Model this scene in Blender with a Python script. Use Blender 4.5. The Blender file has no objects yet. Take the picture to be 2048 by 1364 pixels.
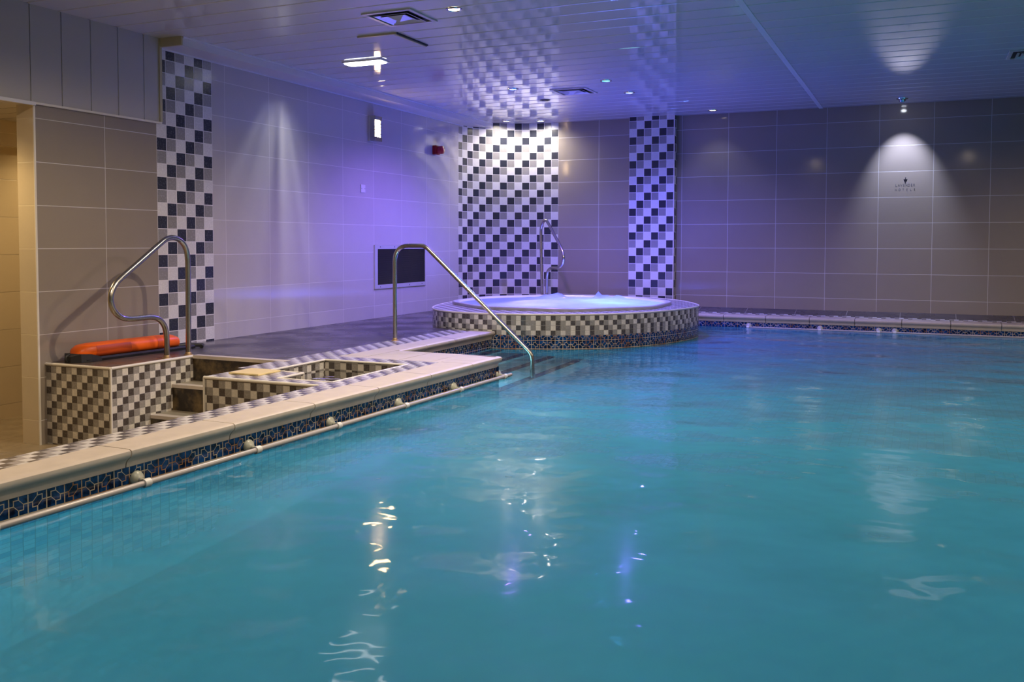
import bpy, bmesh, math, random
from mathutils import Vector, Matrix

random.seed(7)
scene = bpy.context.scene
COL = scene.collection
PI = math.pi

# ------------------------------------------------------------------ levels (metres, upper deck = 0)
ZC = 2.47          # ceiling
ZW = -0.165        # pool water level
ZL = -0.57         # lower entrance floor
ZF = -1.35         # pool bottom


# ------------------------------------------------------------------ node helper
class NT:
    def __init__(s, name):
        s.m = bpy.data.materials.new(name)
        s.m.use_nodes = True
        s.t = s.m.node_tree
        s.t.nodes.clear()
        s.out = s.n('ShaderNodeOutputMaterial')

    def n(s, k, **kw):
        o = s.t.nodes.new(k)
        for a, b in kw.items():
            setattr(o, a, b)
        return o

    def l(s, a, b):
        s.t.links.new(a, b)

    def put(s, sock, v):
        if isinstance(v, bpy.types.NodeSocket):
            s.l(v, sock)
        elif v is not None:
            if hasattr(sock.default_value, '__len__') and not hasattr(v, '__len__'):
                v = (v, v, v, 1) if len(sock.default_value) == 4 else (v, v, v)
            if hasattr(v, '__len__') and len(v) == 3 and len(sock.default_value) == 4:
                v = (*v, 1)
            sock.default_value = v

    def math(s, op, a, b=None, c=None, clamp=False):
        o = s.n('ShaderNodeMath', operation=op, use_clamp=clamp)
        s.put(o.inputs[0], a)
        if b is not None:
            s.put(o.inputs[1], b)
        if c is not None:
            s.put(o.inputs[2], c)
        return o.outputs[0]

    def mix(s, f, a, b):
        o = s.n('ShaderNodeMix', data_type='RGBA')
        s.put(o.inputs[0], f)
        s.put(o.inputs[6], a)
        s.put(o.inputs[7], b)
        return o.outputs[2]

    def mixf(s, f, a, b):
        o = s.n('ShaderNodeMix', data_type='FLOAT')
        s.put(o.inputs[0], f)
        s.put(o.inputs[2], a)
        s.put(o.inputs[3], b)
        return o.outputs[0]

    def noise(s, scale, detail=2.0, vec=None, rough=0.5, dims='3D'):
        o = s.n('ShaderNodeTexNoise', noise_dimensions=dims)
        o.inputs['Scale'].default_value = scale
        o.inputs['Detail'].default_value = detail
        o.inputs['Roughness'].default_value = rough
        if vec is not None:
            s.l(vec, o.inputs['Vector'])
        return o.outputs[0]

    def pos(s):
        return s.n('ShaderNodeNewGeometry').outputs['Position']

    def uv(s):
        o = s.n('ShaderNodeSeparateXYZ')
        s.l(s.n('ShaderNodeUVMap').outputs[0], o.inputs[0])
        return o.outputs[0], o.outputs[1]

    def white(s, a, b):
        c = s.n('ShaderNodeCombineXYZ')
        s.put(c.inputs[0], a)
        s.put(c.inputs[1], b)
        w = s.n('ShaderNodeTexWhiteNoise', noise_dimensions='2D')
        s.l(c.outputs[0], w.inputs['Vector'])
        return w.outputs[0]

    def ramp(s, f, lo, hi):
        o = s.n('ShaderNodeMapRange')
        s.put(o.inputs[0], f)
        o.inputs[1].default_value = lo
        o.inputs[2].default_value = hi
        return o.outputs[0]

    def bsdf(s, col, rough=0.5, metal=0.0, spec=0.5, bump=None, bstr=0.3, bdist=0.002, coat=0.0):
        p = s.n('ShaderNodeBsdfPrincipled')
        s.put(p.inputs['Base Color'], col)
        s.put(p.inputs['Roughness'], rough)
        s.put(p.inputs['Metallic'], metal)
        p.inputs['Specular IOR Level'].default_value = spec
        if coat:
            p.inputs['Coat Weight'].default_value = coat
            p.inputs['Coat Roughness'].default_value = 0.05
        if bump is not None:
            b = s.n('ShaderNodeBump')
            b.inputs['Strength'].default_value = bstr
            b.inputs['Distance'].default_value = bdist
            s.l(bump, b.inputs['Height'])
            s.l(b.outputs[0], p.inputs['Normal'])
        s.l(p.outputs[0], s.out.inputs[0])
        return p


def plain(name, col, rough=0.5, metal=0.0, spec=0.5, var=0.12, nscale=9.0, coat=0.0):
    t = NT(name)
    f = t.noise(nscale, 4.0, t.pos())
    c = t.mix(f, [x * (1 - var) for x in col], [min(1, x * (1 + var)) for x in col])
    r = t.mixf(f, max(0.02, rough * 0.85), min(1, rough * 1.15))
    t.bsdf(c, r, metal, spec, coat=coat)
    return t.m


def emit(name, col, strength):
    t = NT(name)
    e = t.n('ShaderNodeEmission')
    e.inputs[0].default_value = (*col, 1)
    e.inputs[1].default_value = strength
    t.l(e.outputs[0], t.out.inputs[0])
    return t.m


def grid(t, pu, pv, u0, v0, g):
    u, v = t.uv()
    a = t.math('DIVIDE', t.math('SUBTRACT', u, u0), pu)
    b = t.math('DIVIDE', t.math('SUBTRACT', v, v0), pv)
    fa, fb = t.math('FRACT', a), t.math('FRACT', b)
    ia, ib = t.math('FLOOR', a), t.math('FLOOR', b)
    da = t.math('MULTIPLY', t.math('MINIMUM', fa, t.math('SUBTRACT', 1.0, fa)), pu)
    db = t.math('MULTIPLY', t.math('MINIMUM', fb, t.math('SUBTRACT', 1.0, fb)), pv)
    d = t.math('MINIMUM', da, db)
    tile = t.ramp(d, g * 0.35, g * 0.6)          # 0 in the joint, 1 on the tile
    return ia, ib, tile


def big_tile(name, col, grout, pu, pv, u0, v0, g=0.005, rough=0.12, var=0.10, spec=0.5, streak=False):
    t = NT(name)
    ia, ib, tile = grid(t, pu, pv, u0, v0, g)
    p = t.pos()
    w = t.white(ia, ib)
    n1 = t.noise(5.0, 5.0, p, 0.6)
    n2 = t.noise(60.0, 3.0, p)
    f = t.math('ADD', t.math('MULTIPLY', w, 0.35), t.math('ADD', t.math('MULTIPLY', n1, 0.45), t.math('MULTIPLY', n2, 0.2)))
    c = t.mix(f, [x * (1 - var) for x in col], [min(1, x * (1 + var)) for x in col])
    if streak:
        mp = t.n('ShaderNodeMapping')
        mp.inputs['Scale'].default_value = (26, 26, 0.9)
        t.l(p, mp.inputs[0])
        s1 = t.ramp(t.noise(1.0, 3.0, mp.outputs[0]), 0.66, 0.8)
        s2 = t.ramp(t.noise(1.4, 2.0, p), 0.5, 0.7)
        c = t.mix(t.math('MULTIPLY', t.math('MULTIPLY', s1, s2), 0.35), c, (0.55, 0.55, 0.58))
    c = t.mix(tile, grout, c)
    r = t.mixf(tile, 0.55, t.mixf(n1, rough * 0.7, rough * 1.4))
    t.bsdf(c, r, spec=spec, bump=tile, bstr=0.5, bdist=0.0015)
    return t.m


def mosaic(name, cols, grout, pitch, u0=0.0, v0=0.0, s=1, g=0.004, rough=0.2, jitter=False, phase=0, pv=None):
    """three-colour chequer: white / dark / grey run diagonally"""
    t = NT(name)
    ia, ib, tile = grid(t, pitch, pv or pitch, u0, v0, g)
    k = t.math('ADD', ia, t.math('MULTIPLY', ib, s))
    if jitter:
        slow = t.math('FLOOR', t.math('DIVIDE', ia, 7.0))
        k = t.math('ADD', k, t.math('FLOOR', t.math('MULTIPLY', t.white(slow, ib), 1.4)))
    k = t.math('ADD', k, 3000 + phase)
    k = t.math('MODULO', k, 3.0)
    isd = t.math('COMPARE', k, 1.0, 0.3)
    isg = t.math('COMPARE', k, 2.0, 0.3)
    w = t.white(ia, ib)
    c = t.mix(isg, t.mix(isd, cols[0], cols[1]), cols[2])
    n = t.noise(70.0, 4.0, t.pos(), 0.6)
    f = t.math('ADD', 0.80, t.math('ADD', t.math('MULTIPLY', n, 0.30), t.math('MULTIPLY', w, 0.12)))
    vm = t.n('ShaderNodeVectorMath', operation='SCALE')
    t.l(c, vm.inputs[0])
    t.l(f, vm.inputs['Scale'])
    c = t.mix(tile, grout, vm.outputs[0])
    t.bsdf(c, t.mixf(tile, 0.6, t.mixf(n, rough * 0.7, rough * 1.4)), bump=tile, bstr=0.5, bdist=0.0015)
    return t.m


def waterline(name, P=0.155, H=0.08, v0=0.0, u0=0.0):
    """navy relief tiles: elongated hexagons leaning left and right, tan joints"""
    t = NT(name)
    u, v = t.uv()
    a = t.math('DIVIDE', t.math('SUBTRACT', u, u0), P)
    b = t.math('DIVIDE', t.math('SUBTRACT', v, v0), H)
    a2 = t.math('MULTIPLY', a, 2.0)
    i2 = t.math('FLOOR', a2)
    par = t.math('MODULO', t.math('ADD', i2, 4000.0), 2.0)
    sg = t.math('SUBTRACT', 1.0, t.math('MULTIPLY', par, 2.0))
    x = t.math('MULTIPLY', t.math('SUBTRACT', t.math('FRACT', a2), 0.5), sg)
    y = t.math('SUBTRACT', t.math('FRACT', b), 0.5)
    ax, ay = t.math('ABSOLUTE', x), t.math('ABSOLUTE', y)
    mx, my = P * 0.5, H                                    # metres per unit
    w = 0.0022
    l1 = t.math('LESS_THAN', t.math('MULTIPLY', t.math('SUBTRACT', 0.5, ax), mx), w)
    l2 = t.math('MULTIPLY', t.math('LESS_THAN', t.math('MULTIPLY', ax, mx), w), t.math('GREATER_THAN', ay, 0.25))
    l3 = t.math('MULTIPLY', t.math('LESS_THAN', t.math('MULTIPLY', ay, my), w), t.math('GREATER_THAN', ax, 0.26))
    p, q = t.math('DIVIDE', x, 0.26), t.math('DIVIDE', y, 0.25)
    sd = t.math('SUBTRACT', t.math('MAXIMUM', t.math('MAXIMUM', t.math('ABSOLUTE', p), t.math('ABSOLUTE', q)),
                                   t.math('ABSOLUTE', t.math('ADD', p, q))), 1.0)
    l4 = t.math('LESS_THAN', t.math('ABSOLUTE', t.math('ADD', sd, 0.0)), 0.085)
    l5 = t.math('LESS_THAN', t.math('MULTIPLY', t.math('SUBTRACT', 0.5, ay), my), w)
    line = t.math('MAXIMUM', t.math('MAXIMUM', t.math('MAXIMUM', l1, l2), t.math('MAXIMUM', l3, l4)), l5)
    pos = t.pos()
    n = t.noise(26.0, 4.0, pos, 0.6)
    nb = t.noise(9.0, 2.0, pos)
    blue = t.mix(t.ramp(n, 0.38, 0.72), (0.003, 0.008, 0.03), (0.012, 0.085, 0.30))
    tan = t.mix(t.ramp(nb, 0.45, 0.6), (0.55, 0.49, 0.36), (0.36, 0.17, 0.05))
    c = t.mix(line, blue, tan)
    t.bsdf(c, t.mixf(line, t.mixf(n, 0.08, 0.2), 0.6), bump=t.math('SUBTRACT', 1.0, line), bstr=0.6, bdist=0.002)
    return t.m


# ------------------------------------------------------------------ materials
M = {}
GROUT = (0.56, 0.53, 0.50)
TAUPE = (0.29, 0.25, 0.205)
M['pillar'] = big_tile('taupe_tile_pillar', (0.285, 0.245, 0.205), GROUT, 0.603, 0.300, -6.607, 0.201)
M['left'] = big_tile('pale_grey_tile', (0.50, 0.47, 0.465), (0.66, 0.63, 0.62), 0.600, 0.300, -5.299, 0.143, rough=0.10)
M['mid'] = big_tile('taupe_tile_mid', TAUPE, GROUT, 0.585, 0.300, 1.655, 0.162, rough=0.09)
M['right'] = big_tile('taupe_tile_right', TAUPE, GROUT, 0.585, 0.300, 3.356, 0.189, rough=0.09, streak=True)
M['endface'] = big_tile('cream_tile_end', (0.62, 0.52, 0.36), (0.7, 0.6, 0.42), 3.0, 0.300, -2.0, 0.201, g=0.006, rough=0.12)
M['corridor'] = big_tile('cream_tile_corridor', (0.56, 0.46, 0.30), (0.42, 0.34, 0.22), 3.0, 0.300, 0.4, 0.145, g=0.006, rough=0.2)
M['far'] = big_tile('plain_tile_far', (0.25, 0.23, 0.21), GROUT, 0.6, 0.3, 0.0, 0.1)
C_WALL = [(0.66, 0.645, 0.63), (0.035, 0.038, 0.052), (0.27, 0.26, 0.25)]
C_MOS = [(0.60, 0.56, 0.49), (0.075, 0.062, 0.055), (0.27, 0.25, 0.225)]
WG = (0.74, 0.72, 0.70)
M['strip'] = mosaic('chequer_tile_strip', C_WALL, WG, 0.1055, -6.094, 1.375, s=-1, phase=0, pv=0.1045, g=0.006, rough=0.25)
M['curve'] = mosaic('chequer_tile_curve', C_WALL, WG, 0.1013, 0.0, 1.064, s=-1, phase=2, pv=0.1014, g=0.006)
M['column'] = mosaic('chequer_tile_column', C_WALL, WG, 0.0985, 2.11, 1.093, s=-1, phase=2, pv=0.1018, g=0.006)
BG = (0.30, 0.28, 0.25)
M['mosL'] = mosaic('mosaic_small', C_MOS, BG, 0.0495, 0.0, -0.018, s=-1, rough=0.25, g=0.0025)
M['mosB'] = mosaic('mosaic_small_bath', C_MOS, BG, 0.0495, 1.49, -0.018, s=1, rough=0.25, g=0.0025, phase=1)
M['mosJ'] = mosaic('mosaic_small_tub', [(0.58, 0.57, 0.53), (0.07, 0.065, 0.065), (0.26, 0.26, 0.25)], (0.27, 0.26, 0.22), 0.0475, 0.0, -0.035,
                   s=1, rough=0.25, g=0.003, jitter=True)
M['mosT'] = mosaic('mosaic_small_top', [(0.62, 0.60, 0.60), (0.10, 0.09, 0.10), (0.34, 0.32, 0.33)], BG, 0.0475, 0.0, 0.0, s=1, rough=0.22, g=0.0025)
M['navy'] = waterline('navy_waterline_tile', v0=-0.152)
M['navyJ'] = waterline('navy_waterline_tile_tub', P=0.15, v0=-0.162)
M['navyB'] = waterline('navy_waterline_tile_back', v0=-0.172)
M['coping'] = plain('cream_coping_stone', (0.56, 0.49, 0.42), 0.42, var=0.14, nscale=14)
M['bead'] = plain('white_edge_bead', (0.72, 0.68, 0.60), 0.3, var=0.06)
M['pvc'] = plain('white_ceiling_panel', (0.60, 0.59, 0.60), 0.06, spec=0.4, var=0.015, nscale=3)
M['fascia'] = plain('white_fascia_panel', (0.46, 0.435, 0.41), 0.30, var=0.02, nscale=3)
M['groove'] = plain('panel_joint', (0.10, 0.09, 0.10), 0.35, var=0.1)
M['seam'] = plain('ceiling_joint_strip', (0.72, 0.71, 0.74), 0.35, var=0.03)
M['cream'] = plain('aged_cream_trim', (0.48, 0.42, 0.24), 0.4, var=0.08)
M['cornice'] = plain('white_cornice', (0.66, 0.64, 0.64), 0.3, var=0.03)
M['steel'] = plain('brushed_stainless_steel', (0.48, 0.45, 0.40), 0.25, 1.0, var=0.02, nscale=6)
M['rust'] = plain('rusty_steel', (0.36, 0.24, 0.12), 0.5, 0.6, var=0.3, nscale=50)
M['chrome'] = plain('chrome', (0.7, 0.7, 0.72), 0.1, 1.0, var=0.03)
M['black'] = plain('black_webbing', (0.012, 0.012, 0.014), 0.55, var=0.3, nscale=80)
M['dark'] = plain('recess_shade_black', (0.006, 0.006, 0.008), 0.6)  # black standing in for the shade inside recesses and gaps
M['orange'] = plain('orange_foam', (0.86, 0.13, 0.004), 0.42, var=0.06)
M['orange2'] = plain('orange_print', (0.62, 0.085, 0.010), 0.4, var=0.06)
M['red'] = plain('red_plastic', (0.36, 0.006, 0.012), 0.3, var=0.05)
M['redlens'] = plain('red_lens', (0.45, 0.006, 0.03), 0.06, coat=0.6)
M['white'] = plain('white_plastic', (0.70, 0.69, 0.70), 0.3, var=0.03)
M['pipe'] = plain('grey_white_pipe', (0.44, 0.41, 0.41), 0.25, var=0.05)
M['bracket'] = plain('greenish_white_bracket', (0.50, 0.52, 0.44), 0.3, var=0.12, nscale=30)
M['ring'] = plain('white_pipe_ring', (0.70, 0.70, 0.68), 0.3, var=0.05)
M['yellow'] = plain('yellowed_plastic_cover', (0.72, 0.57, 0.27), 0.4, var=0.08, nscale=20)
M['alum'] = plain('aluminium_frame', (0.60, 0.59, 0.61), 0.35, 0.35, var=0.05)
M['louvre'] = plain('dark_louvre', (0.030, 0.028, 0.040), 0.35, 0.3, var=0.3)
M['acrylic'] = plain('white_acrylic', (0.72, 0.72, 0.72), 0.15, var=0.03)
M['acrylic_side'] = plain('grey_acrylic', (0.34, 0.33, 0.30), 0.3, var=0.2, nscale=12)  # rim side, greyer and more mottled than the rest of the shell
M['logo'] = plain('faded_grey_print', (0.105, 0.10, 0.115), 0.4, var=0.2)
M['logo_dark'] = plain('dark_print', (0.02, 0.018, 0.03), 0.4)
M['poolstep'] = plain('pale_blue_step', (0.55, 0.70, 0.74), 0.5, var=0.1, nscale=3)
M['nosing'] = plain('dark_step_nosing', (0.012, 0.016, 0.025), 0.5, var=0.2)
M['pooltile'] = mosaic('pool_blue_mosaic', [(0.30, 0.62, 0.72), (0.12, 0.46, 0.62), (0.22, 0.56, 0.68)], (0.15, 0.34, 0.38), 0.05, 0.0, 0.0, s=2, rough=0.4,
                       g=0.004, jitter=True)


def deck_mat(name, base, joint, pu, pv, u0, v0, wet=0.18):
    t = NT(name)
    ia, ib, tile = grid(t, pu, pv, u0, v0, 0.007)
    p = t.pos()
    n = t.noise(7.0, 5.0, p, 0.62)
    n2 = t.noise(2.2, 3.0, p)
    c = t.mix(n, [x * 0.6 for x in base], [x * 1.4 for x in base])
    c = t.mix(tile, joint, c)
    r = t.mixf(t.ramp(n2, 0.4, 0.62), wet, wet * 2.4)
    t.bsdf(c, r, bump=n, bstr=0.25, bdist=0.004)
    return t.m


M['deck'] = deck_mat('dark_slate_deck', (0.062, 0.058, 0.066), (0.03, 0.028, 0.03), 0.60, 0.60, 0.1, -6.38)
M['ledge'] = deck_mat('dark_slate_ledge', (0.085, 0.078, 0.085), (0.30, 0.28, 0.27), 0.585, 3.0, 3.62, -1.0)
M['blocktop'] = deck_mat('brown_wet_slate', (0.115, 0.085, 0.065), (0.03, 0.028, 0.03), 0.6, 0.6, 0.0, -7.15, wet=0.25)
M['lower'] = deck_mat('beige_wet_floor', (0.30, 0.24, 0.16), (0.22, 0.17, 0.11), 0.6, 0.6, 0.2, -7.4, wet=0.16)


def riser_mat():
    t = NT('stained_brown_riser')
    p = t.pos()
    n = t.noise(9.0, 5.0, p, 0.65)
    c = t.mix(t.ramp(n, 0.42, 0.68), (0.025, 0.017, 0.010), (0.17, 0.115, 0.045))
    t.bsdf(c, 0.35, bump=n, bstr=0.3, bdist=0.004)
    return t.m


M['riser'] = riser_mat()
M['treadm'] = plain('stair_tread_stone', (0.30, 0.26, 0.19), 0.35, var=0.25, nscale=18)


def water_mat(name, body, murk, tint, wave=0.05, micro=0.02, scale=(2.2, 2.2, 1.0), ior=1.33, clear=False):
    t = NT(name)
    p = t.pos()
    mp = t.n('ShaderNodeMapping')
    mp.inputs['Scale'].default_value = scale
    t.l(p, mp.inputs[0])
    n1 = t.noise(1.0, 1.0, mp.outputs[0], 0.4)
    n2 = t.noise(3.1, 1.0, mp.outputs[0], 0.4)
    h = t.math('ADD', n1, t.math('MULTIPLY', n2, 0.22))
    b = t.n('ShaderNodeBump')
    b.inputs['Strength'].default_value = 1.0
    b.inputs['Distance'].default_value = wave
    t.l(h, b.inputs['Height'])
    b2 = t.n('ShaderNodeBump')
    b2.inputs['Strength'].default_value = 0.05
    b2.inputs['Distance'].default_value = wave
    t.l(h, b2.inputs['Height'])
    d = t.n('ShaderNodeBsdfDiffuse')
    cl = t.noise(1.3, 4.0, p, 0.6)
    t.put(d.inputs[0], t.mix(cl, [x * 0.82 for x in body], [x * 1.18 for x in body]))
    r = t.n('ShaderNodeBsdfRefraction')
    r.inputs['IOR'].default_value = ior
    r.inputs['Roughness'].default_value = 0.035
    r.inputs[0].default_value = (*tint, 1)
    t.l(b2.outputs[0], r.inputs['Normal'])
    m1 = t.n('ShaderNodeMixShader')
    if clear:
        # cloudy where the pool is deep, clearer over the shallow entry steps and along the near edge
        sp = t.n('ShaderNodeSeparateXYZ')
        t.l(p, sp.inputs[0])
        wob = t.math('MULTIPLY', t.math('SUBTRACT', cl, 0.5), 0.5)
        sx_ = t.math('ADD', sp.outputs[0], wob)
        a1 = t.math('MULTIPLY', t.math('SUBTRACT', 1.0, t.ramp(sx_, 2.9, 3.7)), t.ramp(sp.outputs[1], -5.6, -5.4))
        edge = t.math('SUBTRACT', sx_, t.math('ADD', 2.635, t.math('MULTIPLY', t.math('ADD', sp.outputs[1], 8.93), 0.0232)))
        a2_ = t.math('MULTIPLY', t.math('SUBTRACT', 1.0, t.ramp(edge, 0.05, 0.75)), 0.7)
        t.put(m1.inputs[0], t.mixf(t.math('MAXIMUM', a1, a2_), murk, 0.04))
    else:
        m1.inputs[0].default_value = murk
    t.l(r.outputs[0], m1.inputs[1])
    t.l(d.outputs[0], m1.inputs[2])
    g = t.n('ShaderNodeBsdfGlossy')
    g.inputs['Roughness'].default_value = micro
    t.l(b.outputs[0], g.inputs['Normal'])
    if clear:
        g0_ = g
        gr_ = t.n('ShaderNodeBsdfGlossy')
        gr_.inputs['Roughness'].default_value = 0.13
        t.l(b2.outputs[0], gr_.inputs['Normal'])
        g = t.n('ShaderNodeMixShader')
        g.inputs[0].default_value = 0.5
        t.l(g0_.outputs[0], g.inputs[1])
        t.l(gr_.outputs[0], g.inputs[2])
    fr = t.n('ShaderNodeFresnel')
    fr.inputs[0].default_value = ior
    t.l(b.outputs[0], fr.inputs['Normal'])
    m2 = t.n('ShaderNodeMixShader')
    t.l(fr.outputs[0], m2.inputs[0])
    t.l(m1.outputs[0], m2.inputs[1])
    t.l(g.outputs[0], m2.inputs[2])
    t.l(m2.outputs[0], t.out.inputs[0])
    return t.m


M['water'] = water_mat('turquoise_pool_water', (0.058, 0.36, 0.57), 0.62, (0.40, 0.85, 0.92), wave=0.036, micro=0.05, scale=(2.0, 2.0, 1.0), clear=True)
M['bathwater'] = water_mat('shallow_grey_water', (0.20, 0.19, 0.185), 0.9, (0.6, 0.6, 0.6), wave=0.006, micro=0.05, scale=(8, 8, 1))


def foam_mat():
    t = NT('aerated_tub_water')
    p = t.pos()
    n = t.noise(6.0, 5.0, p, 0.6)
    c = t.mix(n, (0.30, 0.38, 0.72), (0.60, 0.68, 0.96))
    d = t.n('ShaderNodeBsdfDiffuse')
    t.l(c, d.inputs[0])
    tr = t.n('ShaderNodeBsdfTranslucent')
    t.l(c, tr.inputs[0])
    m = t.n('ShaderNodeMixShader')
    m.inputs[0].default_value = 0.88
    t.l(d.outputs[0], m.inputs[1])
    t.l(tr.outputs[0], m.inputs[2])
    tp = t.n('ShaderNodeBsdfTransparent')
    m3 = t.n('ShaderNodeMixShader')
    m3.inputs[0].default_value = 0.42
    t.l(m.outputs[0], m3.inputs[1])
    t.l(tp.outputs[0], m3.inputs[2])
    m = m3
    g = t.n('ShaderNodeBsdfGlossy')
    g.inputs['Roughness'].default_value = 0.25
    m2 = t.n('ShaderNodeMixShader')
    m2.inputs[0].default_value = 0.06
    t.l(m.outputs[0], m2.inputs[1])
    t.l(g.outputs[0], m2.inputs[2])
    t.l(m2.outputs[0], t.out.inputs[0])
    return t.m


M['foam'] = foam_mat()


# ------------------------------------------------------------------ mesh builder
class MB:
    def __init__(s):
        s.v, s.f, s.u, s.m = [], [], [], []
        s.mats = []

    def mi(s, mat):
        if mat not in s.mats:
            s.mats.append(mat)
        return s.mats.index(mat)

    def poly(s, pts, mat, uvs=None):
        i = len(s.v)
        s.v += [tuple(p) for p in pts]
        s.f.append(list(range(i, i + len(pts))))
        if uvs is None:
            n = (Vector(pts[1]) - Vector(pts[0])).cross(Vector(pts[2]) - Vector(pts[0]))
            ax = max(range(3), key=lambda k: abs(n[k]))
            uvs = [{0: (p[1], p[2]), 1: (p[0], p[2]), 2: (p[0], p[1])}[ax] for p in pts]
        s.u.append(list(uvs))
        s.m.append(s.mi(mat))
        return s

    def box(s, x0, x1, y0, y1, z0, z1, mat, top=None, skip=''):
        P = lambda a, b, c: (a, b, c)
        if 'l' not in skip:
            s.poly([P(x0, y1, z0), P(x0, y0, z0), P(x0, y0, z1), P(x0, y1, z1)], mat)
        if 'r' not in skip:
            s.poly([P(x1, y0, z0), P(x1, y1, z0), P(x1, y1, z1), P(x1, y0, z1)], mat)
        if 'f' not in skip:
            s.poly([P(x0, y0, z0), P(x1, y0, z0), P(x1, y0, z1), P(x0, y0, z1)], mat)
        if 'b' not in skip:
            s.poly([P(x1, y1, z0), P(x0, y1, z0), P(x0, y1, z1), P(x1, y1, z1)], mat)
        if 't' not in skip:
            s.poly([P(x0, y0, z1), P(x1, y0, z1), P(x1, y1, z1), P(x0, y1, z1)], top or mat)
        if 'd' not in skip:
            s.poly([P(x0, y1, z0), P(x1, y1, z0), P(x1, y0, z0), P(x0, y0, z0)], mat)
        return s

    def loft(s, rings, mat, closed=True, cap0=False, cap1=False, uvs=None):
        """rings: lists of points, all the same length"""
        n = len(rings[0])
        for a in range(len(rings) - 1):
            for k in range(n if closed else n - 1):
                k2 = (k + 1) % n
                pts = [rings[a][k], rings[a][k2], rings[a + 1][k2], rings[a + 1][k]]
                s.poly(pts, mat, uvs(a, k, k + 1) if uvs else None)
        if cap0:
            s.poly(list(reversed(rings[0])), mat)
        if cap1:
            s.poly(rings[-1], mat)
        return s

    def tube(s, path, r, mat, seg=14, caps=True):
        path = [Vector(p) for p in path]
        rings, up = [], None
        for i, p in enumerate(path):
            a = path[max(0, i - 1)]
            b = path[min(len(path) - 1, i + 1)]
            t = (b - a).normalized()
            if up is None:
                up = Vector((0, 0, 1)) if abs(t.z) < 0.9 else Vector((1, 0, 0))
            side = t.cross(up).normalized()
            up = side.cross(t).normalized()
            rr = r[i] if hasattr(r, '__len__') else r
            rings.append([p + side * (rr * math.cos(2 * PI * k / seg)) + up * (rr * math.sin(2 * PI * k / seg)) for k in range(seg)])
        s.loft(rings, mat, True, caps, caps)
        return s

    def disc(s, c, r, z, mat, seg=24, down=True):
        pts = [(c[0] + r * math.cos(2 * PI * k / seg), c[1] + r * math.sin(2 * PI * k / seg), z) for k in range(seg)]
        s.poly(list(reversed(pts)) if down else pts, mat)
        return s

    def build(s, name, parent=None, smooth=False, bevel=0.0, merge=True):
        me = bpy.data.meshes.new(name)
        me.from_pydata(s.v, [], s.f)
        for m in s.mats:
            me.materials.append(m)
        uvl = me.uv_layers.new(name='UVMap')
        k = 0
        for fi, f in enumerate(s.f):
            me.polygons[fi].material_index = s.m[fi]
            for j in range(len(f)):
                uvl.data[k].uv = s.u[fi][j]
                k += 1
        if merge:
            bm = bmesh.new()
            bm.from_mesh(me)
            bmesh.ops.remove_doubles(bm, verts=bm.verts, dist=1e-5)
            bm.to_mesh(me)
            bm.free()
        if smooth:
            for p in me.polygons:
                p.use_smooth = True
        ob = bpy.data.objects.new(name, me)
        COL.objects.link(ob)
        if smooth:
            md = ob.modifiers.new('edges', 'EDGE_SPLIT')
            md.split_angle = math.radians(40)
        if bevel:
            md = ob.modifiers.new('bevel', 'BEVEL')
            md.width = bevel
            md.segments = 2
        if parent:
            ob.parent = parent
            ob.matrix_parent_inverse = parent.matrix_world.inverted()
        return ob


def thing(name, label, cat, loc=(0, 0, 0), group=None):
    o = bpy.data.objects.new(name, None)
    o.empty_display_size = 0.05
    COL.objects.link(o)
    o.location = loc
    o.matrix_world = Matrix.Translation(loc)
    o['label'] = label
    o['category'] = cat
    if group:
        o['group'] = group
    return o


def tag(o, label, cat, group=None, kind=None):
    o['label'] = label
    o['category'] = cat
    if group:
        o['group'] = group
    if kind:
        o['kind'] = kind
    return o


def struct(o):
    o['kind'] = 'structure'
    return o


def fillet(pts, radii, n=7):
    """polyline with rounded corners"""
    P = [Vector(p) for p in pts]
    out = [P[0]]
    for i in range(1, len(P) - 1):
        a, b, c = P[i - 1], P[i], P[i + 1]
        r = radii[i - 1]
        d1, d2 = (a - b), (c - b)
        ang = d1.angle(d2)
        t = min(r / math.tan(ang / 2), d1.length * 0.49, d2.length * 0.49)
        p0, p2 = b + d1.normalized() * t, b + d2.normalized() * t
        for k in range(n + 1):
            s = k / n
            out.append(p0 * (1 - s) ** 2 + b * 2 * s * (1 - s) + p2 * s * s)
    out.append(P[-1])
    return out


def spline(pts, per=8):
    out, n = [], len(pts)
    for i in range(n):
        p = [Vector(pts[(i + k - 1) % n]) for k in range(4)]
        for k in range(per):
            t = k / per
            out.append(0.5 * ((2 * p[1]) + (-p[0] + p[2]) * t + (2 * p[0] - 5 * p[1] + 4 * p[2] - p[3]) * t * t + (-p[0] + 3 * p[1] - 3 * p[2] + p[3]) * t ** 3))
    return out


# ================================================================== SETTING
XR, YN = 9.5, -13.2            # right wall, near wall

# --- left wall (x = 0), pillar end, chequer strip, pale tiles
w = MB()
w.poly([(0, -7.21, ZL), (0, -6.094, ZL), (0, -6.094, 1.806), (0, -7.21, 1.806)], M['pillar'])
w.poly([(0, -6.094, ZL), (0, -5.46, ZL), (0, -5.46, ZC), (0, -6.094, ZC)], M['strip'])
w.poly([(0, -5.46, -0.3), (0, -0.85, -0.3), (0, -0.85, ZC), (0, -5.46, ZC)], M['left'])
w.poly([(-0.17, -7.21, ZL), (0, -7.21, ZL), (0, -7.21, 1.80), (-0.17, -7.21, 1.80)], M['endface'])
w.poly([(-0.17, -4.8, ZL), (-0.17, -7.21, ZL), (-0.17, -7.21, 1.80), (-0.17, -4.8, 1.80)], M['corridor'])
struct(w.build('wall_left'))
b = MB()
b.box(-0.002, 0.006, -7.216, -7.202, ZL, 1.806, M['bead'])
struct(b.build('trim_1'))

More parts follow.
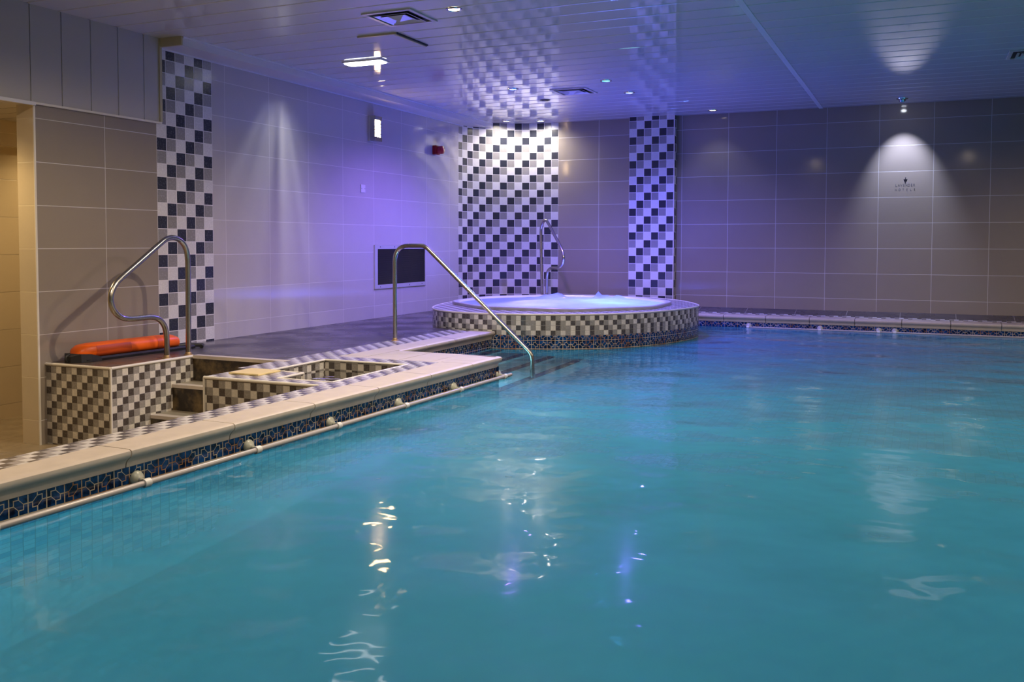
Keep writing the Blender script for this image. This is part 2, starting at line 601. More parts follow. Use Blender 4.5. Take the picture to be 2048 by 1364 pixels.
# --- curved corner wall
w = MB()
N = 60
arc, pts = 0.0, []
for k in range(N + 1):
    th = PI - (PI / 2) * k / N
    q = (1.08 + 1.08 * math.cos(th), -0.85 + 0.85 * math.sin(th))
    if pts:
        arc += math.dist(q, pts[-1][0])
    pts.append((q, arc))
off = 15 * 0.1013 - arc
for k in range(N):
    (a, ua), (c, uc) = pts[k], pts[k + 1]
    w.poly([(a[0], a[1], -0.3), (c[0], c[1], -0.3), (c[0], c[1], ZC), (a[0], a[1], ZC)], M['curve'],
           [(ua + off, -0.3), (uc + off, -0.3), (uc + off, ZC), (ua + off, ZC)])
struct(w.build('wall_corner', smooth=True))

# --- back wall
w = MB()
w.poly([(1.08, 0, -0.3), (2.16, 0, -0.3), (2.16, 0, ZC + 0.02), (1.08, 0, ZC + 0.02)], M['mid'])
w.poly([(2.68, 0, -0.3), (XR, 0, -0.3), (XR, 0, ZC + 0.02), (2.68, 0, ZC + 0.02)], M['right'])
struct(w.build('wall_back'))
c = MB()
c.poly([(2.11, -0.13, -0.3), (2.70, -0.13, -0.3), (2.70, -0.13, ZC), (2.11, -0.13, ZC)], M['column'])
c.poly([(2.70, -0.13, -0.3), (2.70, 0, -0.3), (2.70, 0, ZC), (2.70, -0.13, ZC)], M['column'], [(2.70, -0.3), (2.83, -0.3), (2.83, ZC), (2.70, ZC)])
c.poly([(2.11, 0, -0.3), (2.11, -0.13, -0.3), (2.11, -0.13, ZC), (2.11, 0, ZC)], M['column'])
c.box(2.694, 2.706, -0.137, -0.125, -0.3, ZC, M['bead'])
struct(c.build('wall_column'))

# --- far right and near walls, unseen from here
w = MB()
w.poly([(XR, 0, -0.3), (XR, YN, -0.3), (XR, YN, ZC), (XR, 0, ZC)], M['far'])
struct(w.build('wall_right'))
w = MB()
w.poly([(XR, YN, ZL), (-1.3, YN, ZL), (-1.3, YN, ZC), (XR, YN, ZC)], M['far'])
struct(w.build('wall_front'))

# --- white panelled fascia above the doorway and pillar
f = MB()
fy = [-7.24 - 0.253 * k for k in range(22, 0, -1)] + [-7.24, -6.987, -6.736, -6.485, -6.231, -6.068]
fy = [y for y in fy if y > YN]
fy.insert(0, YN)
for a, c_ in zip(fy[:-1], fy[1:]):
    f.poly([(0.016, a + 0.004, 1.806), (0.016, c_ - 0.004, 1.806), (0.016, c_ - 0.004, ZC), (0.016, a + 0.004, ZC)], M['fascia'])
    f.poly([(0.010, c_ - 0.004, 1.806), (0.010, c_ + 0.004, 1.806), (0.010, c_ + 0.004, ZC), (0.010, c_ - 0.004, ZC)], M['groove'])
    f.poly([(0.016, c_ - 0.004, 1.806), (0.010, c_ - 0.004, 1.806), (0.010, c_ - 0.004, ZC), (0.016, c_ - 0.004, ZC)], M['seam'])
    f.poly([(0.010, c_ + 0.004, 1.806), (0.016, c_ + 0.004, 1.806), (0.016, c_ + 0.004, ZC), (0.010, c_ + 0.004, ZC)], M['seam'])
f.poly([(-0.17, YN, 1.80), (-0.17, -7.21, 1.80), (0.016, -7.21, 1.80), (0.016, YN, 1.80)], M['fascia'])
struct(f.build('trim_2'))
f = MB()
f.box(0.0, 0.024, -7.21, -6.055, 1.793, 1.808, M['bead'])
f.box(0.0, 0.026, YN, -7.21, 1.785, 1.808, M['seam'])
f.box(0.0, 0.026, -6.075, -6.050, 1.808, ZC, M['cream'])
struct(f.build('trim_3'))

# --- boxed cornice along the left wall
f = MB()
f.box(0.0, 0.24, -6.05, -0.33, 2.400, ZC, M['cornice'])
f.box(0.0, 0.243, -6.065, -6.05, 2.402, ZC, M['cream'])
f.box(0.236, 0.252, -6.05, -0.33, 2.455, ZC, M['seam'])
f.box(0.0, 0.012, -6.05, -0.5, 2.388, 2.400, M['seam'])
struct(f.build('trim_4'))

# --- panelled ceiling
c = MB()
g0, pitch = -6.245, 0.2535
ys = [g0 + pitch * k for k in range(-28, 26)]
ys = [y for y in ys if YN < y < -0.03]
ys = [YN] + ys + [0.0]
rnd = random.Random(3)
gw = 0.004
for a, d in zip(ys[:-1], ys[1:]):
    ya, yd = a + gw, d - gw
    t1, t2 = rnd.uniform(-0.0004, 0.0004), rnd.uniform(-0.0004, 0.0004)
    for xa, xb in ((-1.2, 4.435), (4.475, XR)):
        prof = [(ya, ZC + 0.006), (ya + 0.004, ZC + t1 + 0.0012), (ya + 0.012, ZC + t1), (yd - 0.012, ZC + t2), (yd - 0.004, ZC + t2 + 0.0012), (yd, ZC + 0.006)]
        for (y0, z0), (y1, z1) in zip(prof[:-1], prof[1:]):
            c.poly([(xa, y1, z1), (xb, y1, z1), (xb, y0, z0), (xa, y0, z0)], M['pvc'])
        c.poly([(xa, d + gw, ZC + 0.006), (xb, d + gw, ZC + 0.006), (xb, d - gw, ZC + 0.006), (xa, d - gw, ZC + 0.006)], M['groove'])
c.box(4.432, 4.478, YN, 0.0, ZC - 0.004, ZC + 0.004, M['seam'])
c.poly([(-1.2, 0.05, ZC + 0.03), (XR, 0.05, ZC + 0.03), (XR, YN, ZC + 0.03), (-1.2, YN, ZC + 0.03)], M['groove'])
struct(c.build('ceiling'))

# --- corridor behind the left wall
w = MB()
w.poly([(-1.09, YN, ZL), (-1.09, -4.8, ZL), (-1.09, -4.8, 1.60), (-1.09, YN, 1.60)], M['corridor'])
w.poly([(-1.09, -4.8, ZL), (-0.17, -4.8, ZL), (-0.17, -4.8, 1.80), (-1.09, -4.8, 1.80)], M['corridor'])
w.box(-1.09, -0.98, YN, -4.8, 1.60, 1.80, M['endface'], skip='lt')
struct(w.build('wall_corridor'))
c = MB()
for k in range(44):
    y0 = YN + 0.19 * k
    c.poly([(-1.09, y0 + 0.183, 1.80), (-0.17, y0 + 0.183, 1.80), (-0.17, y0, 1.80), (-1.09, y0, 1.80)], M['fascia'])
    c.poly([(-1.09, y0 + 0.19, 1.803), (-0.17, y0 + 0.19, 1.803), (-0.17, y0 + 0.183, 1.803), (-1.09, y0 + 0.183, 1.803)], M['groove'])
struct(c.build('ceiling_corridor'))

# --- floors
f = MB()
f.poly([(-1.09, YN, ZL), (2.345, YN, ZL), (2.345, -6.38, ZL), (-1.09, -6.38, ZL)], M['lower'])
f.poly([(-1.09, -6.38, ZL), (-0.17, -6.38, ZL), (-0.17, -4.8, ZL), (-1.09, -4.8, ZL)], M['lower'])
struct(f.build('floor_lower'))

f = MB()
f.poly([(0, -6.38, 0), (1.395, -6.38, 0), (1.395, 0, 0), (0, 0, 0)], M['deck'])
f.poly([(0, -7.15, 0), (0.615, -7.15, 0), (0.615, -6.38, 0), (0, -6.38, 0)], M['blocktop'])
# chequer borders
top = M['mosT']
f.poly([(1.395, -6.165, 0), (1.64, -6.165, 0), (1.64, -3.55, 0), (1.395, -3.55, 0)], top)
f.poly([(1.64, -6.165, 0), (2.49, -6.165, 0), (2.49, -5.975, 0), (1.64, -5.975, 0)], top)
f.poly([(2.345, -11.3, 0), (2.49, -11.3, 0), (2.49, -6.165, 0), (2.345, -6.165, 0)], top)
# foot bath surround
f.poly([(1.47, -7.2, 0), (2.345, -7.2, 0), (2.345, -7.065, 0), (1.47, -7.065, 0)], top)
f.poly([(1.47, -7.065, 0), (1.937, -7.065, 0), (1.937, -6.80, 0), (1.47, -6.80, 0)], top)
f.poly([(1.395, -6.80, 0), (1.655, -6.80, 0), (1.655, -6.165, 0), (1.395, -6.165, 0)], top)
struct(f.build('floor'))

# --- raised block, stairwell and foot bath walls
w = MB()
w.poly([(0, -7.15, ZL), (0.615, -7.15, ZL), (0.615, -7.15, 0), (0, -7.15, 0)], M['mosL'], [(-0.0, ZL), (0.615, ZL), (0.615, 0), (0, 0)])
w.poly([(0.615, -7.15, ZL), (0.615, -6.38, ZL), (0.615, -6.38, 0), (0.615, -7.15, 0)], M['mosL'],
       [(0.0, ZL), (0.77, ZL), (0.77, 0), (0, 0)])
w.poly([(1.47, -7.2, ZL), (2.345, -7.2, ZL), (2.345, -7.2, 0), (1.47, -7.2, 0)], M['mosB'])
w.poly([(1.47, -6.38, ZL), (1.47, -7.2, ZL), (1.47, -7.2, 0), (1.47, -6.38, 0)], M['mosB'])
w.poly([(2.345, -7.2, ZL), (2.345, -11.3, ZL), (2.345, -11.3, 0), (2.345, -7.2, 0)], M['mosB'])
zb = -0.28
ring = [(2.345, -7.065), (2.345, -6.165), (1.655, -6.165), (1.655, -6.80), (1.937, -6.80), (1.937, -7.065)]
for (xa, ya), (xb, yb) in zip(ring, ring[1:] + ring[:1]):
    w.poly([(xa, ya, zb), (xb, yb, zb), (xb, yb, 0), (xa, ya, 0)], M['mosB'])
w.poly([(x, y, zb) for x, y in reversed(ring)], M['treadm'])
struct(w.build('wall_steps'))

# white edge beads
b = MB()


def bead(p, q, r=0.010):
    b.tube([p, q], r, M['bead'], seg=8)


bead((0, -7.15, -0.006), (0.615, -7.15, -0.006))
bead((0.615, -7.15, -0.006), (0.615, -6.38, -0.006))
bead((0.615, -7.15, ZL), (0.615, -7.15, -0.006), 0.008)
bead((1.47, -7.2, -0.006), (2.345, -7.2, -0.006))
bead((1.47, -7.2, ZL), (1.47, -7.2, -0.006), 0.008)
for (xa, ya), (xb, yb) in zip(ring, ring[1:] + ring[:1]):
    bead((xa, ya, -0.004), (xb, yb, -0.004), 0.008)
bead((1.937, -6.80, zb), (1.937, -6.80, -0.004), 0.007)
struct(b.build('trim_5', smooth=True))

# stairs down to the lower floor
s = MB()
yst = [-6.38, -6.59, -6.80]
zst = [0.0, -0.19, -0.38, ZL]
for k in range(3):
    s.poly([(0.615, yst[k], zst[k + 1]), (1.47, yst[k], zst[k + 1]), (1.47, yst[k], zst[k] - 0.02), (0.615, yst[k], zst[k] - 0.02)], M['riser'])
    if k < 2:
        s.poly([(0.615, yst[k + 1], zst[k + 1]), (1.47, yst[k + 1], zst[k + 1]), (1.47, yst[k], zst[k + 1]), (0.615, yst[k], zst[k + 1])], M['treadm'])
    s.box(0.617, 1.468, yst[k] - 0.008, yst[k] + 0.055, zst[k] - 0.022, zst[k] + 0.002, M['coping'])
struct(s.build('floor_steps'))

# --- pool coping
cp = MB()
PROF = [(-0.040, 0.0), (-0.012, -0.001), (-0.003, -0.006), (0.0, -0.017), (-0.004, -0.030), (-0.016, -0.040), (-0.026, -0.050), (-0.031, -0.060), (-0.034, -0.078),
        (-0.042, -0.082)]


def xn(y):
    return 2.673 + 0.0232 * (y + 8.93)


def coping_run(inner, nose, zin=0.0, znose=0.0, drop=0.0):
    """inner, nose: pairs of xy points; each piece is one stone with a bullnose edge"""
    (i0, i1), (n0, n1) = inner, nose
    d = (Vector(n0) - Vector(i0))
    rings = []
    for ip, np_ in ((i0, n0), (i1, n1)):
        v = Vector(np_) - Vector(ip)
        L = v.length
        u = v / L
        ring_ = [(ip[0], ip[1], zin - 0.09), (ip[0], ip[1], zin)]
        for o, z in PROF:
            q = Vector(np_) + u * o
            f_ = max(0.0, min(1.0, (L + o) / L))
            ring_.append((q[0], q[1], zin + (znose - zin) * f_ + z))
        rings.append(ring_)
    cp.loft(rings, M['coping'], True, True, True)


seams = [-5.79 - 0.605 * k for k in range(-0, 10)]
seams = [-5.94] + [-6.515 - 0.605 * k for k in range(8)]
seams.insert(0, -5.79)
g = 0.003
for a, d in zip(seams[:-1], seams[1:]):
    coping_run(((2.49, d + g), (2.49, a - g)), ((xn(d + g), d + g), (xn(a - g), a - g)))
# outer corner stone of the peninsula
YP, XP = -5.455, 2.757
rc = []
for o, z in PROF:
    rr = 0.03
    path = [(XP + o - 0.012, -5.79), (XP + o, YP - rr)]
    for k in range(7):
        a = (PI / 2) * k / 6
        path.append((XP + o - rr + rr * math.cos(a), YP + o - rr + rr * math.sin(a)))
    path.append((2.42, YP + o))
    rc.append([(x, y, z) for x, y in path])
for a in range(len(rc) - 1):
    for k in range(len(rc[0]) - 1):
        cp.poly([rc[a][k], rc[a + 1][k], rc[a + 1][k + 1], rc[a][k + 1]], M['coping'])
cp.poly([(2.49, -5.79, 0)] + rc[0] + [(2.42, -5.975, 0), (2.49, -5.975, 0)], M['coping'])
# peninsula end, x direction
for a, d in ((1.846, 2.42 - 2 * g),):
    m_ = (a + d) / 2 + 0.03
    coping_run(((a + 0.0, -5.975), (m_ - g, -5.975)), ((a + 0.0, YP), (m_ - g, YP)))
    coping_run(((m_ + g, -5.975), (d + g, -5.975)), ((m_ + g, YP), (d + g, YP)))
cp.poly([(1.64, -5.975, 0), (1.842, -5.975, 0), (1.842, -5.45, 0), (1.64, -5.45, 0)], M['coping'])
# along the recess
for a, d in ((-5.45, -5.02), (-5.02, -4.52), (-4.52, -4.02), (-4.02, -3.62)):
    coping_run(((1.64, d - g), (1.64, a + g)), ((1.862, d - g), (1.862, a + g)))
# along the back wall
for k in range(14):
    a, d = 2.9 + 0.50 * k, 3.4 + 0.50 * k
    coping_run(((a + g, -0.265), (d - g, -0.265)), ((a + g, -0.43), (d - g, -0.43)), -0.018, -0.024)
struct(cp.build('trim_6', smooth=True))

# back ledge
f = MB()
f.poly([(2.70, -0.20, -0.006), (XR, -0.20, -0.006), (XR, 0, 0.042), (2.70, 0, 0.042)], M['ledge'])
f.poly([(2.70, -0.265, -0.018), (XR, -0.265, -0.018), (XR, -0.20, -0.006), (2.70, -0.20, -0.006)], M['mosT'])
struct(f.build('floor_ledge'))

# --- pool basin: navy waterline band, blue mosaic walls, bottom
pb = MB()


def pwall(p, q, navy, ztop, znav):
    L = math.dist(p, q)
    ua = p[1] if abs(p[1] - q[1]) > abs(p[0] - q[0]) else p[0]
    ub = ua + (L if (q[1] - p[1] if abs(p[1] - q[1]) > abs(p[0] - q[0]) else q[0] - p[0]) > 0 else -L)
    pb.poly([(*p, znav), (*q, znav), (*q, ztop), (*p, ztop)], navy, [(ua, znav), (ub, znav), (ub, ztop), (ua, ztop)])
    pb.poly([(*p, ZF), (*q, ZF), (*q, znav), (*p, znav)], M['pooltile'], [(ua, ZF), (ub, ZF), (ub, znav), (ua, znav)])


XE, YB, YF = 8.9, -0.39, -11.3
fx = lambda y: xn(y) - 0.038
pwall((fx(YF), YF), (fx(-5.49), -5.49), M['navy'], -0.07, -0.225)
pwall((2.735, -5.493), (1.82, -5.493), M['navy'], -0.07, -0.225)
pwall((1.824, -5.493), (1.824, -3.5), M['navy'], -0.07, -0.225)
pwall((2.6, YB), (XE, YB), M['navyB'], -0.09, -0.25)
pwall((XE, YB), (XE, YF), M['navy'], 0.0, -0.225)
pwall((XE, YF), (fx(YF), YF), M['navy'], 0.0, -0.225)
pb.poly([(1.5, YF, ZF), (XE, YF, ZF), (XE, YB, ZF), (1.5, YB, ZF)], M['pooltile'])
struct(pb.build('floor_pool'))

# steps under water
s = MB()
sx = [1.93, 2.18, 2.42, 2.67]
sz = [-0.31, -0.48, -0.66, -0.84]
for k in range(4):
    x0 = 1.824 if k == 0 else sx[k - 1]
    s.poly([(x0, -5.49, sz[k]), (sx[k], -5.49, sz[k]), (sx[k], -3.2, sz[k]), (x0, -3.2, sz[k])], M['poolstep'])
    zl = sz[k + 1] if k < 3 else ZF
    s.poly([(sx[k], -5.49, zl), (sx[k], -3.2, zl), (sx[k], -3.2, sz[k]), (sx[k], -5.49, sz[k])], M['poolstep'])
    s.box(sx[k] - 0.065, sx[k] + 0.004, -5.48, -3.55, sz[k] - 0.04, sz[k] + 0.003, M['nosing'])
struct(s.build('floor_pool_steps'))

# decks round the rest of the pool, unseen from here
f = MB()
f.poly([(2.345, YN, 0), (XR, YN, 0), (XR, YF, 0), (2.345, YF, 0)], M['deck'])
f.poly([(XE, YF, 0), (XR, YF, 0), (XR, -0.2, 0), (XE, -0.2, 0)], M['deck'])
f.poly([(2.345, YN, ZL), (2.345, YF, ZL), (2.345, YF, 0), (2.345, YN, 0)], M['mosB'])
struct(f.build('floor_deck'))

# ================================================================== WATER
# tub platform outline, shared with the water edge
OUT = [(0.62, -1.75), (0.66, -2.30), (0.75, -2.76), (0.87, -3.12), (1.07, -3.44), (1.34, -3.63), (1.68, -3.70), (2.03, -3.66), (2.33, -3.56), (2.64, -3.40),
       (2.94, -3.14), (3.14, -2.83), (3.28, -2.48), (3.37, -2.10), (3.385, -1.72), (3.25, -1.35), (2.99, -0.92), (2.68, -0.62), (2.28, -0.42), (1.85, -0.36),
       (1.42, -0.46), (1.02, -0.78), (0.75, -1.22)]
outline = [(p.x, p.y) for p in spline([(x, y, 0) for x, y in OUT], 7)]

w = MB()
w.poly([(fx(YF), YF, ZW), (XE, YF, ZW), (XE, YB, ZW), (2.9, YB, ZW), (2.9, -3.0, ZW), (1.824, -3.0, ZW), (1.824, -5.493, ZW), (fx(-5.49), -5.493, ZW)], M['water'])
tag(w.build('pool_water'), 'turquoise water filling the large indoor swimming pool', 'pool water', kind='stuff')

w = MB()
w.poly([(x, y, -0.075) for x, y in reversed(ring)], M['bathwater'])
tag(w.build('foot_bath_water'), 'shallow murky water in the small tiled foot bath beside the steps', 'water', kind='stuff')

# ================================================================== HOT TUB
ZR = 0.17
tub = thing('hot_tub', 'round raised hot tub with glowing blue water in a chequer tiled surround', 'hot tub', (1.9, -2.1, 0))
sd = MB()
n = len(outline)
arcl = [0.0]
for k in range(n):
    arcl.append(arcl[-1] + math.dist(outline[k], outline[(k + 1) % n]))
for z0, z1, m in ((ZF, -0.235, 'pooltile'), (-0.235, -0.035, 'navyJ'), (-0.035, ZR - 0.008, 'mosJ')):
    for k in range(n):
        a, c_ = outline[k], outline[(k + 1) % n]
        sd.poly([(*a, z0), (*c_, z0), (*c_, z1), (*a, z1)], M[m], [(arcl[k], z0), (arcl[k + 1], z0), (arcl[k + 1], z1), (arcl[k], z1)])
TC = (1.93, -2.08)


def tub_r(th, r):
    return r * (1 + 0.022 * math.cos(8 * (th - 0.42)))


def tub_ring(r, z, n_=n):
    # same angular order as the outline
    res = []
    for x, y in outline:
        th = math.atan2(y - TC[1], x - TC[0])
        rr = tub_r(th, r)
        res.append((TC[0] + rr * math.cos(th), TC[1] + rr * math.sin(th), z))
    return res


RT = 1.19
inner = tub_ring(RT - 0.01, ZR)
for k in range(n):
    k2 = (k + 1) % n
    a, c_ = outline[k], outline[k2]
    sd.poly([(*a, ZR), (*c_, ZR), inner[k2], inner[k]], M['mosT'])
sd.build('tiled_surround', tub, smooth=True)
e = MB()
rings = []
for k in range(n + 1):
    a = Vector((*outline[k % n], 0))
    nxt, prv = Vector((*outline[(k + 1) % n], 0)), Vector((*outline[(k - 1) % n], 0))
    t_ = (nxt - prv).normalized()
    nn = Vector((t_.y, -t_.x, 0))
    rings.append([a + nn * (0.009 * math.cos(q)) + Vector((0, 0, ZR - 0.004 + 0.009 * math.sin(q))) for q in [2 * PI * j / 8 for j in range(8)]])
e.loft(rings, M['bead'], True)
e.build('edge_trim', tub, smooth=True)
sh = MB()
prof = [(RT, ZR, 'acrylic_side'), (RT + 0.004, ZR + 0.026, 'acrylic_side'), (RT - 0.004, ZR + 0.034, 'acrylic'), (RT - 0.02, ZR + 0.036, 'acrylic'),
        (RT - 0.055, ZR + 0.030, 'acrylic'), (RT - 0.07, ZR + 0.015, 'acrylic'), (RT - 0.09, ZR - 0.06, 'acrylic'), (RT - 0.20, ZR - 0.45, 'acrylic'),
        (RT - 0.60, ZR - 0.50, 'acrylic'), (RT - 0.66, ZR - 0.85, 'acrylic')]
for (r0, z0, m), (r1, z1, m1) in zip(prof[:-1], prof[1:]):
    A, B = tub_ring(r0, z0), tub_ring(r1, z1)
    for k in range(n):
        k2 = (k + 1) % n
        sh.poly([A[k], A[k2], B[k2], B[k]], M[m])
sh.poly(tub_ring(RT - 0.66, ZR - 0.85), M['acrylic'])
sh.build('tub_shell', tub, smooth=True)
# bubbling water
wt = MB()
RWT = RT - 0.066
peaks = [(2.03, -1.12, 0.085, 0.045), (2.12, -1.08, 0.045, 0.07), (2.30, -1.17, 0.05, 0.10), (1.55, -1.20, 0.05, 0.10), (1.42, -1.28, 0.035, 0.09),
         (1.7, -2.0, 0.02, 0.25), (2.2, -2.3, 0.02, 0.25)]
rn = random.Random(5)
bumps = [(TC[0] + rn.uniform(-1, 1), TC[1] + rn.uniform(-1, 1), rn.uniform(0.002, 0.010), rn.uniform(0.04, 0.12)) for _ in range(70)]


def foam_z(x, y):
    z = ZR + 0.012
    for px, py, h, s_ in peaks + bumps:
        z += h * math.exp(-((x - px) ** 2 + (y - py) ** 2) / (2 * s_ * s_ * 0.36))
    return z


NR, NA = 40, 120
rg = []
for i in range(NR + 1):
    row = []
    for j in range(NA):
        th = 2 * PI * j / NA
        rr = tub_r(th, RWT) * (i / NR)
        if i == 0:
            rr = 0.002
        x, y = TC[0] + rr * math.cos(th), TC[1] + rr * math.sin(th)
        edge = min(1.0, (NR - i) / 2.0)
        row.append((x, y, ZR + 0.012 + (foam_z(x, y) - ZR - 0.012) * edge))
    rg.append(row)
wt.loft(rg, M['foam'], True)
o = wt.build('bubbling_water', tub, smooth=True)
o['label'] = 'frothy blue lit water'


# ================================================================== LIGHT helpers
def add_light(kind, name, loc, energy, color, parent=None, size=None, spot=None, blend=0.5, aim=None, radius=0.03):
    L = bpy.data.lights.new(name, kind)
    L.energy = energy
    L.color = color
    if kind == 'AREA':
        L.shape = 'DISK'
        L.size = size
    else:
        L.shadow_soft_size = radius
    if kind == 'SPOT':
        L.spot_size = math.radians(spot)
        L.spot_blend = blend
    ob = bpy.data.objects.new(name, L)
    COL.objects.link(ob)
    ob.location = loc
    if aim is not None:
        d = Vector(aim) - Vector(loc)
        ob.rotation_euler = d.to_track_quat('-Z', 'Y').to_euler()
    if parent:
        ob.parent = parent
        ob.matrix_parent_inverse = parent.matrix_world.inverted()
    return ob


WARM = (1.0, 0.78, 0.55)
NEUT = (1.0, 0.93, 0.86)
COOL = (0.86, 0.90, 1.0)
BLUE = (0.17, 0.13, 1.0)

LENS = {'warm': emit('lens_warm', (1.0, 0.85, 0.6), 30), 'white': emit('lens_white', (1.0, 0.96, 0.9), 30), 'blue': emit('lens_blue', (0.12, 0.22, 1.0), 14),
        'cyan': emit('lens_cyan', (0.05, 0.42, 1.0), 9), 'off': plain('lens_off', (0.05, 0.05, 0.07), 0.1), 'dim': emit('lens_dim', (1.0, 0.80, 0.65), 9),
        'cool': emit('lens_cool', (0.85, 0.9, 1.0), 30)}


def downlight(x, y, label, lens, z=ZC, r=0.043, ringmat='chrome', group=None):
    d = thing('downlight', label, 'ceiling light', (x, y, z), group)
    m = MB()
    seg = 24
    prof = [(r + 0.016, 0.0), (r + 0.014, -0.006), (r + 0.002, -0.009), (r - 0.003, -0.004)]
    rr = [[(x + q * math.cos(2 * PI * k / seg), y + q * math.sin(2 * PI * k / seg), z + dz) for k in range(seg)] for q, dz in prof]
    m.loft(rr, M[ringmat], True)
    m.build('bezel', d, smooth=True)
    m = MB()
    m.disc((x, y), r - 0.002, z - 0.0035, LENS[lens])
    m.build('lens', d)
    return d


# ================================================================== CEILING LIGHTS
d = downlight(2.60, -5.95, 'bright white ceiling spotlight right of the nearer square vent', 'warm')
add_light('SPOT', 'lamp', (2.60, -5.95, ZC - 0.02), 150, NEUT, d, spot=120, blend=0.7, aim=(2.60, -5.95, 0))
d = downlight(1.62, -2.735, 'blue ceiling spotlight left of the farther square vent', 'blue')
add_light('SPOT', 'lamp', (1.62, -2.735, ZC - 0.02), 200, (0.33, 0.17, 1.0), d, spot=145, blend=0.6, aim=(1.45, -2.80, 0))
d = downlight(2.68, -2.83, 'pale cyan ceiling spotlight above right of the farther vent', 'cyan')
add_light('SPOT', 'lamp', (2.68, -2.83, ZC - 0.02), 60, (0.06, 0.25, 1.0), d, spot=140, blend=0.6, aim=(2.68, -2.83, 0))
d = downlight(2.68, -2.03, 'bright blue ceiling spotlight nearest the chequered column', 'blue')
add_light('SPOT', 'lamp', (2.68, -2.03, ZC - 0.02), 240, BLUE, d, spot=150, blend=0.6, aim=(2.66, -1.95, 0))
downlight(1.65, -1.90, 'unlit dark ceiling spotlight between the curved wall and the vent', 'off', ringmat='louvre')
d = downlight(0.50, -0.42, 'left white spotlight washing the curved chequer wall', 'dim')
add_light('SPOT', 'lamp', (0.50, -0.42, ZC - 0.02), 31, (1.0, 0.90, 0.80), d, spot=165, blend=0.8, aim=(0.42, -0.30, 0.5))
d = downlight(0.92, -0.25, 'right white spotlight washing the curved chequer wall', 'white')
add_light('SPOT', 'lamp', (0.92, -0.25, ZC - 0.02), 31, (1.0, 0.92, 0.82), d, spot=165, blend=0.8, aim=(0.90, -0.13, 0.5))
d = downlight(3.23, -0.36, 'small white ceiling spotlight just right of the chequered column', 'dim')
add_light('SPOT', 'lamp', (3.23, -0.36, ZC - 0.02), 6, COOL, d, spot=100, blend=0.8, aim=(3.2, -0.2, 0))

# tilting spotlight above the wall lettering
d = thing('tilting_spotlight', 'chrome tilting ceiling spotlight above the wall lettering', 'ceiling light', (5.36, -0.42, ZC))
m = MB()
seg = 24
rr = [[(5.36 + q * math.cos(2 * PI * k / seg), -0.42 + q * math.sin(2 * PI * k / seg), ZC + dz) for k in range(seg)] for q, dz in
      [(0.062, 0), (0.058, -0.008), (0.046, -0.010), (0.042, -0.002)]]
m.loft(rr, M['chrome'], True)
m.build('bezel', d, smooth=True)
m = MB()
ax = Vector((0.02, 0.45, -1)).normalized()
base = Vector((5.36, -0.42, ZC + 0.0))
m.tube([base, base + ax * 0.03], [0.040, 0.036], M['chrome'], 20)
m.build('lamp_head', d, smooth=True)
m = MB()
side = ax.cross(Vector((1, 0, 0))).normalized()
cpt = base + ax * 0.0315
oth = ax.cross(side)
m.poly([cpt + (side * math.cos(2 * PI * k / 20) + oth * math.sin(2 * PI * k / 20)) * 0.028 for k in range(20)], LENS['cool'])
m.build('lens', d)
add_light('SPOT', 'lamp', base + ax * 0.05, 100, (0.62, 0.68, 1.0), d, spot=62, blend=0.85, aim=base + ax * 2, radius=0.012)

# spotlights above the frame; all but the first are added to fill in light
for x, y, e_, lab in ((3.67, -7.1, 185, 'white ceiling spotlight over the near left pool edge'),
                      (6.3, -6.6, 130, 'added white ceiling spotlight over the middle of the pool'),
                      (4.9, -9.2, 60, 'added white ceiling spotlight over the near end of the pool'),
                      (7.6, -3.8, 130, 'added white ceiling spotlight over the far right of the pool'),
                      (2.2, -9.4, 125, 'added white ceiling spotlight over the lower entrance floor')):
    d = downlight(x, y, lab, 'warm')
    add_light('SPOT', 'lamp', (x, y, ZC - 0.02), e_, WARM, d, spot=172, blend=0.35, aim=(x, y, 0))

# corridor lights
for x, y, e_, lab in ((-0.62, -7.75, 40, 'warm corridor ceiling spotlight nearer the doorway'), (-0.62, -6.1, 24, 'warm corridor ceiling spotlight behind the pillar')):
    d = downlight(x, y, lab, 'warm', z=1.80)
    add_light('SPOT', 'lamp', (x, y, 1.78), e_, (1.0, 0.72, 0.36), d, spot=150, blend=0.6, aim=(x, y, 0))

# hot tub lamps under the bubbling water
for x, y, e_, c_ in ((1.40, -2.1, 24, (0.24, 0.15, 1.0)), (1.75, -2.6, 19, (0.21, 0.16, 1.0)), (2.45, -1.9, 27, (0.06, 0.17, 1.0)), (2.15, -1.5, 20, (0.10, 0.18, 1.0))):
    add_light('POINT', 'tub_lamp', (x, y, -0.10), e_, c_, tub, radius=0.05)

# pool lamps under water, in the right and near walls; last one added to brighten the steps
for x, y, e_ in ((8.6, -3.0, 70), (8.6, -6.0, 70), (8.6, -9.0, 60), (3.3, -10.9, 22), (6.6, -10.9, 30), (2.45, -5.43, 17.5)):
    add_light('POINT', 'pool_and_fill_light', (x, y, -0.75 if e_ != 17.5 else -0.30), e_, (0.75, 0.95, 1.0), radius=0.12)

